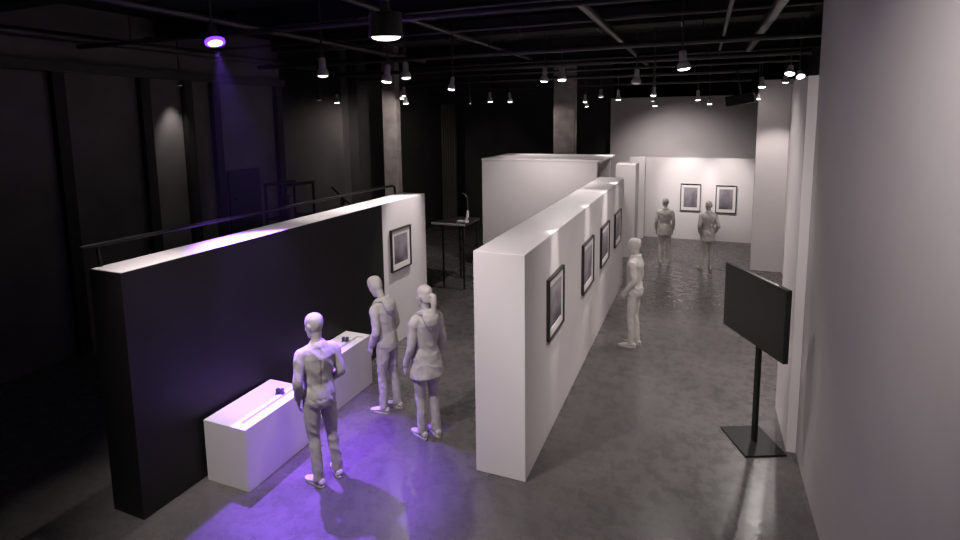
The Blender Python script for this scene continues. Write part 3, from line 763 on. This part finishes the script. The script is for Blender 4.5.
        remesh_build(h, 'hair', t, voxel=.007, smooth_it=3, noise_amp=.004, noise_scale=(30, 30, 3), seed=style['seed'])
    ln = style.get('lean', 0.0)
    if ln:
        for c in t.children_recursive:
            if c.type == 'MESH':
                for v in c.data.vertices:
                    k = max(0.0, v.co.z - 0.88)
                    v.co.y += ln*k + ln*0.5*k*k
                    v.co.z -= ln*0.06*k
    return t

R_ = math.radians
figure('nearest grey mannequin, bald man seen from behind at the near plinth, legs apart', (-3.60, 4.34), R_(58), 1.845,
       dict(l_elbow=(-.225, -.055, 1.19), l_wrist=(-.195, .05, .965), r_elbow=(.225, -.05, 1.20), r_wrist=(.175, .14, 1.04), l_foot=(-.06, -.02, 0), r_foot=(.17, .03, 0), yaw=R_(22), pitch=.16, lturn=.35, rturn=-.1),
       dict(kind='bomber', jname='jacket', jhem=.965, seed=1, hem=.062, leg=.98))
figure('grey mannequin of a bald man in a hooded top looking down beside the farther plinth', (-3.70, 5.84), R_(84), 1.80,
       dict(l_elbow=(-.215, -.03, 1.18), l_wrist=(-.195, .10, .965), r_elbow=(.215, -.03, 1.18), r_wrist=(.19, .10, .965), l_foot=(-.09, .03, 0), r_foot=(.11, -.05, 0), yaw=R_(4), pitch=.36),
       dict(kind='hoodie', jname='hooded_top', jhem=.93, seed=2, hood=True, hem=.058, loose=.016, lean=.10))
figure('grey mannequin of a woman with a ponytail and a flared coat, back turned', (-2.95, 5.50), R_(58), 1.87,
       dict(l_elbow=(-.205, -.01, 1.16), l_wrist=(-.228, .075, .925), r_elbow=(.205, -.03, 1.17), r_wrist=(.218, .08, .93), l_foot=(-.075, .02, 0), r_foot=(.09, -.03, 0), yaw=R_(14), pitch=.06),
       dict(kind='coat', jname='coat', jhem=.775, flare=.040, seed=3, hood=True, hair=True, hem=.056, leg=.95, loose=.012), fem=True)
figure('grey mannequin of a man in profile facing the pictures in the corridor', (-0.955, 9.06), R_(80), 1.83,
       dict(l_elbow=(-.215, -.05, 1.18), l_wrist=(-.175, .09, .985), r_elbow=(.21, -.04, 1.18), r_wrist=(.165, .09, .985), l_foot=(-.075, .03, 0), r_foot=(.085, -.02, 0), yaw=R_(6), pitch=.12),
       dict(kind='suit', jname='jacket', jhem=.90, seed=4, hem=.054, leg=.92))
figure('distant grey mannequin in a suit facing the left far picture, arms held off the sides', (-0.83, 14.75), R_(6), 1.70,
       dict(l_elbow=(-.225, -.03, 1.19), l_wrist=(-.225, .04, .95), r_elbow=(.225, -.03, 1.19), r_wrist=(.215, .05, .95), l_foot=(-.10, 0, 0), r_foot=(.13, .02, 0), yaw=0, pitch=.05),
       dict(kind='suit', jname='suit_jacket', jhem=.80, flare=.006, seed=5, hem=.058))
figure('distant grey mannequin in a suit facing the right far picture, elbows bent', (0.20, 14.45), R_(10), 1.71,
       dict(l_elbow=(-.22, -.06, 1.19), l_wrist=(-.185, .06, .99), r_elbow=(.235, -.07, 1.19), r_wrist=(.18, .06, 1.0), l_foot=(-.14, .0, 0), r_foot=(.11, .06, 0), yaw=R_(6), pitch=.1, lturn=.4),
       dict(kind='suit', jname='suit_jacket', jhem=.78, flare=.008, seed=6, hem=.058))

# ------------------------------------------------------------------ world + camera
w = bpy.data.worlds.new('dim_hall')
scene.world = w
w.use_nodes = True
w.node_tree.nodes['Background'].inputs[0].default_value = (0.9, 0.85, 0.85, 1)
w.node_tree.nodes['Background'].inputs[1].default_value = 0.0

F, CX, CY = 547.576, 478.634, 187.568
Rr = [V((0.92605427, 0.37715641, -0.01328639)), V((0.03479418, -0.12038234, -0.99211766)), V((-0.37578298, 0.91829251, -0.12460343))]
cd = bpy.data.cameras.new('camera')
cd.sensor_width = 36.0
cd.lens = 36.0*F/960
cd.shift_x = (480-CX)/960
cd.shift_y = (CY-270)/960
cd.clip_start = 0.05; cd.clip_end = 100
cam = bpy.data.objects.new('camera', cd)
COL.objects.link(cam)
x, y, z = Rr[0], -Rr[1], -Rr[2]
cam.matrix_world = Matrix(((x.x, y.x, z.x, 0), (x.y, y.y, z.y, 0), (x.z, y.z, z.z, 3.8), (0, 0, 0, 1)))
scene.camera = cam

vs = scene.view_settings
vs.view_transform = 'Standard'
vs.look = 'None'
vs.gamma = 1.0
vs.use_curve_mapping = False
vs.exposure = 1.0
scene.cycles.max_bounces = 8
scene.cycles.diffuse_bounces = 5
scene.cycles.volume_bounces = 0
scene.cycles.sample_clamp_indirect = 4.0
scene.cycles.use_denoising = True
